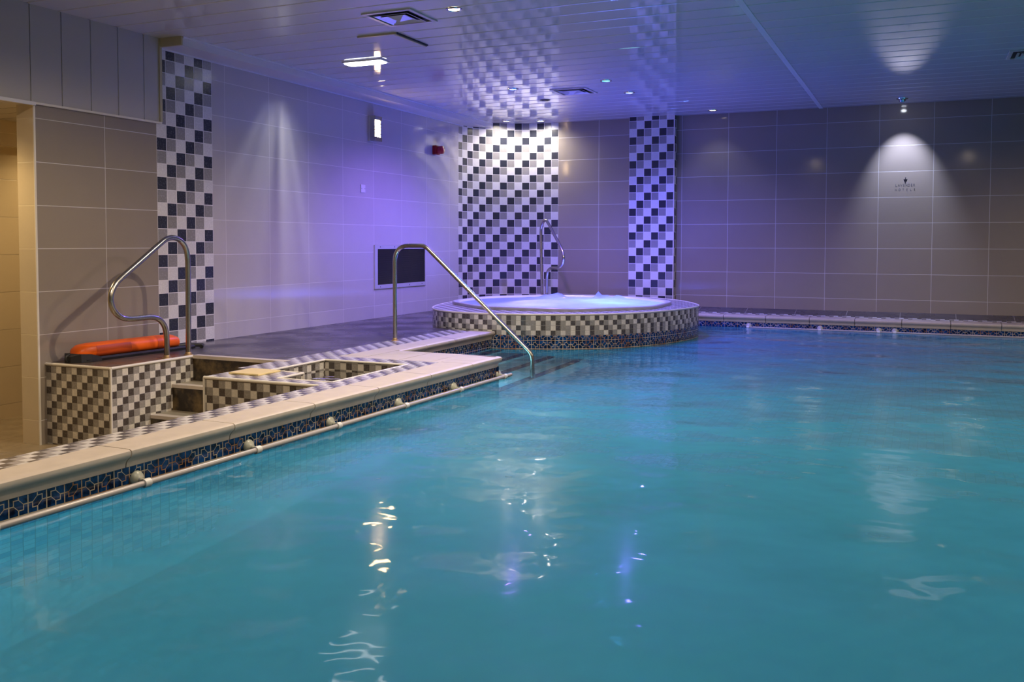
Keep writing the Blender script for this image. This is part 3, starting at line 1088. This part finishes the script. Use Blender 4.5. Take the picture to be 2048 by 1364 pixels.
# ================================================================== EMERGENCY LIGHT
e = thing('emergency_light', 'oblong white emergency light glowing on the ceiling', 'ceiling light', (1.0, -4.6, ZC))
m = MB()
m.box(0.80, 1.21, -4.685, -4.535, ZC - 0.012, ZC + 0.002, M['white'])
m.build('base', e)
m = MB()
pr = []
for z_, ins in ((ZC - 0.012, 0.008), (ZC - 0.020, 0.010), (ZC - 0.026, 0.03)):
    ring_ = []
    x0, x1, y0, y1, r = 0.80 + ins, 1.21 - ins, -4.685 + ins, -4.535 - ins, 0.03
    for cx_, cy_, a0 in ((x1 - r, y1 - r, 0), (x0 + r, y1 - r, PI / 2), (x0 + r, y0 + r, PI), (x1 - r, y0 + r, 1.5 * PI)):
        for k in range(5):
            a = a0 + (PI / 2) * k / 4
            ring_.append((cx_ + r * math.cos(a), cy_ + r * math.sin(a), z_))
    pr.append(ring_)
m.loft(pr, emit('diffuser_white', (0.93, 0.95, 1.0), 7.0), True, False, True)
m.build('diffuser', e)

# added spot with noise bands, imitates light streaks down the left wall
so = add_light('SPOT', 'lamp', (0.93, -4.55, ZC - 0.04), 34, (0.95, 0.95, 1.0), e, spot=170, blend=0.3, aim=(0.0, -4.55, ZC - 0.04), radius=0.05)
so.data.use_nodes = True
lt_ = so.data.node_tree
em = [q for q in lt_.nodes if q.type == 'EMISSION'][0]
tc = lt_.nodes.new('ShaderNodeTexCoord')
sp = lt_.nodes.new('ShaderNodeSeparateXYZ')
lt_.links.new(tc.outputs['Normal'], sp.inputs[0])


def lm(op, a, b_=None):
    o_ = lt_.nodes.new('ShaderNodeMath')
    o_.operation = op
    for k_, v_ in enumerate((a, b_)):
        if v_ is None:
            continue
        if isinstance(v_, bpy.types.NodeSocket):
            lt_.links.new(v_, o_.inputs[k_])
        else:
            o_.inputs[k_].default_value = v_
    return o_.outputs[0]


az = lm('ARCTAN2', sp.outputs[0], lm('MULTIPLY', sp.outputs[1], -1.0))
nz = lt_.nodes.new('ShaderNodeTexNoise')
nz.noise_dimensions = '1D'
nz.inputs['Scale'].default_value = 6.0
nz.inputs['Detail'].default_value = 1.5
lt_.links.new(az, nz.inputs['W'])
band = lm('MULTIPLY', lm('MAXIMUM', lm('SUBTRACT', nz.outputs[0], 0.30), 0.0), 4.5)
fan = lm('MAXIMUM', lm('SUBTRACT', 1.0, lm('DIVIDE', lm('ABSOLUTE', az), 0.75)), 0.0)
dip = lm('MINIMUM', lm('MAXIMUM', lm('MULTIPLY', lm('SUBTRACT', lm('MULTIPLY', sp.outputs[1], -1.0), 0.22), 4.0), 0.0), 1.0)
lt_.links.new(lm('MULTIPLY', lm('MULTIPLY', band, fan), dip), em.inputs['Strength'])

# ================================================================== CEILING VENTS
def vent(x, y, label, s=0.20):
    v = thing('ceiling_vent', label, 'vent', (x, y, ZC), None)
    m = MB()
    z0, z1 = ZC - 0.010, ZC + 0.001
    o_, i_ = s, s - 0.030
    for a, b_ in (((-o_, -o_), (o_, -i_)), ((-o_, i_), (o_, o_)), ((-o_, -i_), (-i_, i_)), ((i_, -i_), (o_, i_))):
        m.box(x + a[0], x + b_[0], y + a[1], y + b_[1], z0, z1, M['alum'])
    m.build('frame', v)
    m = MB()
    m.poly([(x - i_, y + i_, ZC - 0.001), (x + i_, y + i_, ZC - 0.001), (x + i_, y - i_, ZC - 0.001), (x - i_, y - i_, ZC - 0.001)], M['dark'])  # flat black sheet in place of a shaded recess
    m.build('shade_backing', v)
    for r0, r1 in ((0.135, 0.112), (0.098, 0.072)):
        m = MB()
        A = [(x + a * r0, y + b_ * r0, ZC - 0.016) for a, b_ in ((-1, -1), (1, -1), (1, 1), (-1, 1))]
        B = [(x + a * r1, y + b_ * r1, ZC - 0.003) for a, b_ in ((-1, -1), (1, -1), (1, 1), (-1, 1))]
        C_ = [(x + a * (r0 + 0.004), y + b_ * (r0 + 0.004), ZC - 0.015) for a, b_ in ((-1, -1), (1, -1), (1, 1), (-1, 1))]
        D_ = [(x + a * (r1 + 0.004), y + b_ * (r1 + 0.004), ZC - 0.002) for a, b_ in ((-1, -1), (1, -1), (1, 1), (-1, 1))]
        m.loft([D_, C_, A, B], M['alum'], True)
        m.build('louvre_ring', v)
    m = MB()
    r0 = 0.070
    A = [(x + a * r0, y + b_ * r0, ZC - 0.004) for a, b_ in ((-1, -1), (1, -1), (1, 1), (-1, 1))]
    apex = (x, y, ZC - 0.034)
    for k in range(4):
        m.poly([A[k], apex, A[(k + 1) % 4]], M['alum'])
    m.build('centre_cone', v)


vent(2.135, -5.90, 'square ceiling vent nearest the camera, beside the white spotlight')
vent(2.165, -2.36, 'square ceiling vent above the hot tub between blue spotlights')
vent(6.44, -2.66, 'square ceiling vent cut by the right edge of the photo')

# access hatch
h = thing('access_hatch', 'loose cream edged access hatch in the ceiling by the emergency light', 'hatch', (1.68, -5.25, ZC))
m = MB()
m.box(1.51, 1.86, -5.505, -5.480, ZC - 0.014, ZC, M['cream'])
m.box(1.835, 1.855, -5.480, -5.005, ZC - 0.016, ZC, M['cream'])
m.build('frame', h)
m = MB()
m.box(1.856, 1.868, -5.49, -5.005, ZC - 0.010, ZC + 0.001, M['dark'])
m.build('shadow_gap', h)
m = MB()
m.box(1.53, 1.835, -5.480, -5.010, ZC - 0.004, ZC, M['pvc'])
m.build('panel', h)

# ================================================================== WALL FIXTURES
wl = thing('wall_light', 'warm glowing bulkhead light with five slots on the left wall', 'wall light', (0, -2.935, 2.10))
y0, y1, z0, z1 = -3.008, -2.862, 1.965, 2.245
m = MB()
m.box(0.0, 0.022, y0, y1, z0, z1, M['alum'])
m.box(0.022, 0.030, y0 + 0.018, y1 - 0.018, z0 + 0.018, z1 - 0.018, M['alum'])
m.build('back_plate', wl, bevel=0.003)
m = MB()
m.box(0.030, 0.078, y0 + 0.020, y1 - 0.020, z0 + 0.048, z1 - 0.048, emit('lamp_diffuser', (1.0, 0.66, 0.34), 42))
m.build('diffuser', wl)
for ya, yb in ((y0 + 0.004, y0 + 0.020), (y1 - 0.020, y1 - 0.004)):
    m = MB()
    m.box(0.022, 0.076, ya, yb, z0 + 0.048, z1 - 0.048, M['steel'])
    m.build('side_plate', wl)
for za, zb_ in ((z0 + 0.002, z0 + 0.048), (z1 - 0.048, z1 - 0.002)):
    m = MB()
    m.box(0.022, 0.092, y0 + 0.004, y1 - 0.004, za, zb_, M['steel'])
    m.build('end_cap', wl, bevel=0.004)
m = MB()
hh = (z1 - z0 - 0.096) / 5
for k in range(1, 5):
    zz = z0 + 0.048 + hh * k
    m.box(0.030, 0.084, y0 + 0.006, y1 - 0.006, zz - 0.0035, zz + 0.0035, M['steel'])
m.build('slot_bars', wl)

si = thing('wall_siren', 'red alarm siren with round lens on the left wall near the corner', 'alarm', (0, -1.50, 2.0))
m = MB()
m.box(0.0, 0.055, -1.556, -1.444, 1.948, 2.060, M['red'])
m.build('base', si, bevel=0.008)
m = MB()
c0 = Vector((0.055, -1.50, 2.003))
prof = [(0.040, 0.0), (0.040, 0.012), (0.050, 0.016), (0.052, 0.050), (0.048, 0.066), (0.030, 0.074), (0.002, 0.076)]
m.loft([[(c0.x + dx, c0.y + r * math.cos(2 * PI * k / 28), c0.z + r * math.sin(2 * PI * k / 28)) for k in range(28)] for r, dx in prof], M['redlens'], True)
m.build('lens', si, smooth=True)

sk = thing('wall_plate', 'small white blank plate on the left wall', 'wall plate', (0, -3.127, 1.437))
m = MB()
m.box(0.0, 0.010, -3.170, -3.084, 1.394, 1.480, M['white'])
m.build('plate', sk, bevel=0.003)
for yy in (-3.157, -3.097):
    m = MB()
    m.tube([(0.0095, yy, 1.437), (0.0115, yy, 1.437)], 0.004, M['chrome'], 10)
    m.build('screw', sk)

gr = thing('wall_grille', 'wide dark louvred grille in a pale frame low on the left wall', 'grille', (0, -2.33, 0.57))
Y0, Y1, Z0, Z1 = -2.907, -1.750, 0.328, 0.822
a, b_ = 0.058, 0.045
m = MB()
m.box(0.0, 0.016, Y0, Y1, Z0, Z0 + b_, M['alum'])
m.box(0.0, 0.016, Y0, Y1, Z1 - b_, Z1, M['alum'])
m.box(0.0, 0.016, Y0, Y0 + a, Z0 + b_, Z1 - b_, M['alum'])
m.box(0.0, 0.016, Y1 - a * 0.35, Y1, Z0 + b_, Z1 - b_, M['alum'])
m.build('frame', gr)
m = MB()
m.box(0.0005, 0.002, Y0 + a, Y1 - a * 0.35, Z0 + b_, Z1 - b_, M['dark'])
nb = 34
for k in range(nb):
    zz = Z0 + b_ + (Z1 - Z0 - 2 * b_) * (k + 0.5) / nb
    m.poly([(0.003, Y0 + a, zz + 0.005), (0.003, Y1 - a * 0.35, zz + 0.005), (0.013, Y1 - a * 0.35, zz - 0.003), (0.013, Y0 + a, zz - 0.003)], M['louvre'])
    m.poly([(0.013, Y0 + a, zz - 0.003), (0.013, Y1 - a * 0.35, zz - 0.003), (0.013, Y1 - a * 0.35, zz - 0.0045), (0.013, Y0 + a, zz - 0.0045)], M['louvre'])
m.build('louvres', gr)
for yy in (Y0 + 0.11, Y0 + 0.42, Y1 - 0.40, Y1 - 0.10):
    for zz in (Z0 + 0.022, Z1 - 0.022):
        m = MB()
        m.tube([(0.0155, yy, zz), (0.018, yy, zz)], 0.006, M['louvre'], 10)
        m.build('screw', gr)

# ------------------------------------------------------------------ lettering on the back wall
lt = thing('wall_lettering', 'small faded hotel lettering under a flower emblem on the back wall', 'lettering', (5.40, 0, 1.52))


def text(body, x0, x1, z, height, mat, wide=0.8):
    """each letter a mesh of its own, spread evenly from x0 to x1"""
    for k, ch in enumerate(body):
        cu = bpy.data.curves.new('letter', 'FONT')
        cu.body = ch
        ob = bpy.data.objects.new('letter', cu)
        COL.objects.link(ob)
        bpy.context.view_layer.update()
        dg = bpy.context.evaluated_depsgraph_get()
        me = bpy.data.meshes.new_from_object(ob.evaluated_get(dg))
        bpy.data.objects.remove(ob)
        bpy.data.curves.remove(cu)
        xs = [v.co.x for v in me.vertices]
        zs = [v.co.y for v in me.vertices]
        mx_, mz_, sc_ = (max(xs) + min(xs)) / 2, min(zs), height / (max(zs) - min(zs))
        cx_ = x0 + (x1 - x0) * k / (len(body) - 1)
        for v in me.vertices:
            v.co = (cx_ + (v.co.x - mx_) * sc_ * wide, -0.002, z + (v.co.y - mz_) * sc_)
        me.materials.clear()
        me.materials.append(mat)
        o2 = bpy.data.objects.new('letter', me)
        COL.objects.link(o2)
        o2.parent = lt
        o2.matrix_parent_inverse = lt.matrix_world.inverted()


text('LAVENDER', 5.304, 5.496, 1.513, 0.029, M['logo'])
text('HOTELS', 5.300, 5.500, 1.463, 0.026, M['logo'])
m = MB()


def leaf(cx_, cz_, l_, w_, ang):
    pts = []
    for k in range(12):
        a = 2 * PI * k / 12
        px, pz = w_ * math.sin(a) * (1 - 0.35 * math.cos(a)), l_ * math.cos(a)
        pts.append((cx_ + px * math.cos(ang) + pz * math.sin(ang), -0.002, cz_ - px * math.sin(ang) + pz * math.cos(ang)))
    m.poly(pts, M['logo_dark'])


leaf(5.402, 1.585, 0.022, 0.012, 0.0)
leaf(5.390, 1.586, 0.016, 0.006, -0.45)
leaf(5.414, 1.586, 0.016, 0.006, 0.45)
leaf(5.402, 1.612, 0.010, 0.004, 0.1)
leaf(5.401, 1.556, 0.007, 0.007, 0.0)
m.poly([(5.4, -0.0021, 1.545), (5.403, -0.0021, 1.545), (5.404, -0.0021, 1.57), (5.401, -0.0021, 1.57)], M['logo_dark'])
m.build('flower_emblem', lt)

# ================================================================== HANDRAILS
def ospline(pts, per=6):
    P = [Vector(q) for q in pts]
    P = [P[0] * 2 - P[1]] + P + [P[-1] * 2 - P[-2]]
    out = []
    for i in range(1, len(P) - 2):
        a, b_, c_, d_ = P[i - 1:i + 3]
        for k in range(per):
            t = k / per
            out.append(0.5 * ((2 * b_) + (-a + c_) * t + (2 * a - 5 * b_ + 4 * c_ - d_) * t * t + (-a + 3 * b_ - 3 * c_ + d_) * t ** 3))
    return out + [P[-2]]


def handrail(label, pts, radii, r, feet, rusty=True):
    hr = thing('handrail', label, 'handrail', feet[0], None)
    path = fillet(pts, radii) if radii else ospline(pts)
    m = MB()
    m.tube(path, r, M['steel'], 18)
    m.build('tube', hr, smooth=True)
    for fpt in feet:
        m = MB()
        z = fpt[2]
        prof = [(r + 0.016, 0.0), (r + 0.014, 0.005), (r + 0.004, 0.008), (r + 0.002, 0.022), (r, 0.024)]
        m.loft([[(fpt[0] + q * math.cos(2 * PI * k / 18), fpt[1] + q * math.sin(2 * PI * k / 18), z + dz) for k in range(18)] for q, dz in prof],
               M['rust' if rusty else 'steel'], True)
        o = m.build('foot_collar', hr, smooth=True)
    return hr


X1 = 0.57
handrail('angled steel handrail beside the orange rescue tube at the left steps',
         [(X1, y, z) for y, z in ((-6.378, 0.0), (-6.374, 0.30), (-6.372, 0.62), (-6.376, 0.745), (-6.400, 0.815), (-6.450, 0.862), (-6.515, 0.880), (-6.585, 0.870),
                                  (-6.655, 0.830), (-6.80, 0.735), (-7.00, 0.605), (-7.062, 0.553), (-7.095, 0.490), (-7.096, 0.430), (-7.065, 0.370), (-7.005, 0.328),
                                  (-6.925, 0.313), (-6.82, 0.313), (-6.735, 0.311), (-6.672, 0.294), (-6.620, 0.245), (-6.598, 0.175), (-6.595, 0.09), (-6.595, 0.0))],
         None, 0.020, [(X1, -6.378, 0.0), (X1, -6.595, 0.0)])
Y2 = -4.83
handrail('long sloping steel handrail running from the deck down into the pool',
         [(1.437, Y2, 0.0), (1.437, Y2, 0.822), (1.735, Y2, 0.822), (2.725, Y2, -0.055), (2.735, Y2, -0.66)],
         [0.14, 0.10, 0.12], 0.0185, [(1.437, Y2, 0.0)])
# third one stands on the tub surround, turned towards the water
a3 = math.radians(-35)
D3 = Vector((math.cos(a3), math.sin(a3), 0))
F3 = Vector((1.20, -0.86, ZR))
R3 = [(0.0, 0.0), (-0.015, 0.30), (-0.030, 0.60), (-0.036, 0.822), (-0.016, 0.900), (0.027, 0.953), (0.070, 0.962), (0.122, 0.935), (0.26, 0.79), (0.415, 0.626),
      (0.465, 0.545), (0.475, 0.480), (0.440, 0.410), (0.36, 0.374), (0.27, 0.368), (0.205, 0.365), (0.140, 0.335), (0.110, 0.27), (0.105, 0.15), (0.105, 0.0)]
P3 = [F3 + D3 * q + Vector((0, 0, z)) for q, z in R3]
handrail('small steel handrail behind the glowing hot tub against the chequer wall', P3, None, 0.0185,
         [tuple(P3[0]), tuple(P3[-1])], rusty=False)

# ================================================================== RESCUE TUBE
rt = thing('rescue_tube', 'orange foam rescue tube with black straps lying by the left wall', 'rescue tube', (0.2, -6.65, 0))


def rx(y):
    return 0.155 + (y + 7.1) * 0.055


def sec(y, w_, h_, zb_=0.022, n_=20):
    out = []
    for k in range(n_):
        a = 2 * PI * k / n_
        ca, sa = math.cos(a), math.sin(a)
        px = w_ * abs(ca) ** 0.75 * (1 if ca > 0 else -1)
        pz = h_ * 0.5 * (1 + abs(sa) ** 0.85 * (1 if sa > 0 else -1))
        out.append((rx(y) + px, y, zb_ + pz))
    return out


m = MB()
ys_ = [(-7.055, 0.030, 0.050), (-7.035, 0.060, 0.080), (-7.00, 0.076, 0.098), (-6.93, 0.082, 0.105), (-6.6, 0.082, 0.105), (-6.3, 0.082, 0.105), (-6.20, 0.080, 0.102),
       (-6.155, 0.066, 0.086), (-6.135, 0.035, 0.055)]
m.loft([sec(y, a, c_) for y, a, c_ in ys_], M['orange'], True, True, True)
m.build('foam_body', rt, smooth=True)
for ya, yb, col in ((-6.93, -6.63, 'orange2'), (-6.385, -6.335, 'orange2')):
    m = MB()
    R_ = [[(p_[0] + 0.0015, p_[1], p_[2] + 0.0006) for p_ in sec(y, 0.0825, 0.1055)] for y in (ya, yb)]
    for k in ((17, 18, 19, 0, 1) if col == 'orange2' and ya < -6.5 else (17, 18, 19, 0, 1, 2, 3)):
        k2 = (k + 1) % 20
        m.poly([R_[0][k], R_[0][k2], R_[1][k2], R_[1][k]], M[col])
    o = m.build('printed_panel', rt, smooth=True)
    o['label'] = 'darker orange printed panel'
m = MB()
m.loft([[(rx(y) - 0.078, y, 0.002), (rx(y) + 0.088, y, 0.002), (rx(y) + 0.092, y, 0.018), (rx(y) + 0.080, y, 0.030), (rx(y) - 0.078, y, 0.03)] for y in
        (-7.02, -6.6, -6.15, -6.02)], M['black'], True, True, True)
m.build('base_strap', rt)
m = MB()
m.loft([[(rx(y) - w_, y, 0.002), (rx(y) + w_, y, 0.002), (rx(y) + w_ * 0.95, y, h_), (rx(y) - w_ * 0.95, y, h_)] for y, w_, h_ in
        ((-7.10, 0.03, 0.045), (-7.06, 0.085, 0.062), (-6.98, 0.094, 0.055), (-6.90, 0.094, 0.03))], M['black'], True, True, True)
m.build('end_flap', rt)
m = MB()
m.tube([(rx(-7.1) + 0.0, -7.085 - 0.032 * math.sin(a) * (1.0), 0.032 + 0.026 * math.cos(a)) for a in [PI * k / 10 for k in range(11)]], 0.006, M['black'], 8)
m.build('strap_loop', rt, smooth=True)
m = MB()
m.tube([(rx(-6.1) + 0.02, -6.13, 0.03), (rx(-6.1) + 0.05, -6.07, 0.034), (rx(-6.1) + 0.02, -6.00, 0.022), (rx(-6.1) + 0.09, -5.93, 0.018), (rx(-6.1) + 0.13, -5.99, 0.012)],
       0.015, M['black'], 8)
m.build('tow_strap', rt, smooth=True)

# ================================================================== YELLOW COVER
yc = MB()
yc.box(1.535, 1.775, -7.05, -6.825, 0.0, 0.012, M['yellow'])
tag(yc.build('access_cover', bevel=0.003), 'yellowed square plastic cover on the foot bath edge', 'cover')

# ================================================================== POOL GRAB PIPES
def pipe_thing(label, pts, r, brackets, wall):
    p = thing('grab_pipe', label, 'pipe', pts[0])
    m = MB()
    m.tube(pts, r, M['pipe'], 14)
    m.build('tube', p, smooth=True)
    for q in brackets:
        q = Vector(q)
        wv = Vector(wall)                     # from pipe towards the pool wall
        al = (Vector(pts[1]) - Vector(pts[0])).normalized()
        base_ = q + wv
        out_ = -wv.normalized()
        up_ = Vector((0, 0, 1))
        m = MB()
        prof = [(0.034, 0.0), (0.033, 0.008), (0.026, 0.016), (0.013, 0.024), (0.011, wv.length - 0.004)]
        m.loft([[base_ + out_ * d_ + (al * math.cos(2 * PI * k / 18) + up_ * math.sin(2 * PI * k / 18)) * rr_ for k in range(18)] for rr_, d_ in prof], M['bracket'], True)
        br = m.build('wall_bracket', p, smooth=True)
        m = MB()
        m.tube([q - al * 0.016, q + al * 0.016], r + 0.006, M['ring'], 16)
        m.build('pipe_ring', br, smooth=True)
    return p


ZP = -0.148
yb_ = [-9.56, -8.88, -8.20, -7.55, -6.86, -6.16, -5.47]
px = lambda y: xn(y) + 0.020
pipe_thing('pale grab pipe on brackets along the near left pool edge', [(px(y), y, ZP) for y in (-11.0, -9.0, -7.0, -5.36)], 0.0125,
           [(px(y) , y, ZP) for y in yb_], (-0.056, 0.0, 0.012))
pipe_thing('pale grab pipe just above the water along the back pool edge', [(3.72, -0.445, -0.158), (5.0, -0.445, -0.158), (8.5, -0.445, -0.158)], 0.010,
           [(x, -0.445, -0.158) for x in (3.70, 4.52, 5.16, 5.33, 6.75)], (0.0, 0.05, 0.012))

# ================================================================== WORLD + CAMERA
wd = bpy.data.worlds.new('World')
scene.world = wd
wd.use_nodes = True
wd.node_tree.nodes['Background'].inputs[0].default_value = (0.05, 0.05, 0.06, 1)
wd.node_tree.nodes['Background'].inputs[1].default_value = 0.0

F, YAW, PITCH, ROLL = 1851.567, 0.4186, -0.0425, 0.0018
POS = Vector((5.616, -11.7301, 0.84517))
ca, sa, cb, sb = math.cos(YAW), math.sin(YAW), math.cos(PITCH), math.sin(PITCH)
fwd = Vector((-sa * cb, ca * cb, sb))
rgt = Vector((ca, sa, 0))
up = rgt.cross(fwd)
r2 = rgt * math.cos(ROLL) + up * math.sin(ROLL)
u2 = up * math.cos(ROLL) - rgt * math.sin(ROLL)
cam = bpy.data.cameras.new('camera')
co = bpy.data.objects.new('camera', cam)
COL.objects.link(co)
mw = Matrix(((r2.x, u2.x, -fwd.x, POS.x), (r2.y, u2.y, -fwd.y, POS.y), (r2.z, u2.z, -fwd.z, POS.z), (0, 0, 0, 1)))
co.matrix_world = mw
cam.sensor_fit = 'HORIZONTAL'
cam.sensor_width = 36.0
cam.lens = F / 2048 * 36.0
cam.shift_y = -116.93 / 2048
cam.clip_start = 0.05
scene.camera = co

vs = scene.view_settings
vs.view_transform = 'Standard'
vs.look = 'None'
vs.exposure = 0.2
vs.gamma = 1.0
vs.use_curve_mapping = False
scene.cycles.use_denoising = True
scene.cycles.max_bounces = 8
scene.cycles.caustics_reflective = False
scene.cycles.caustics_refractive = False
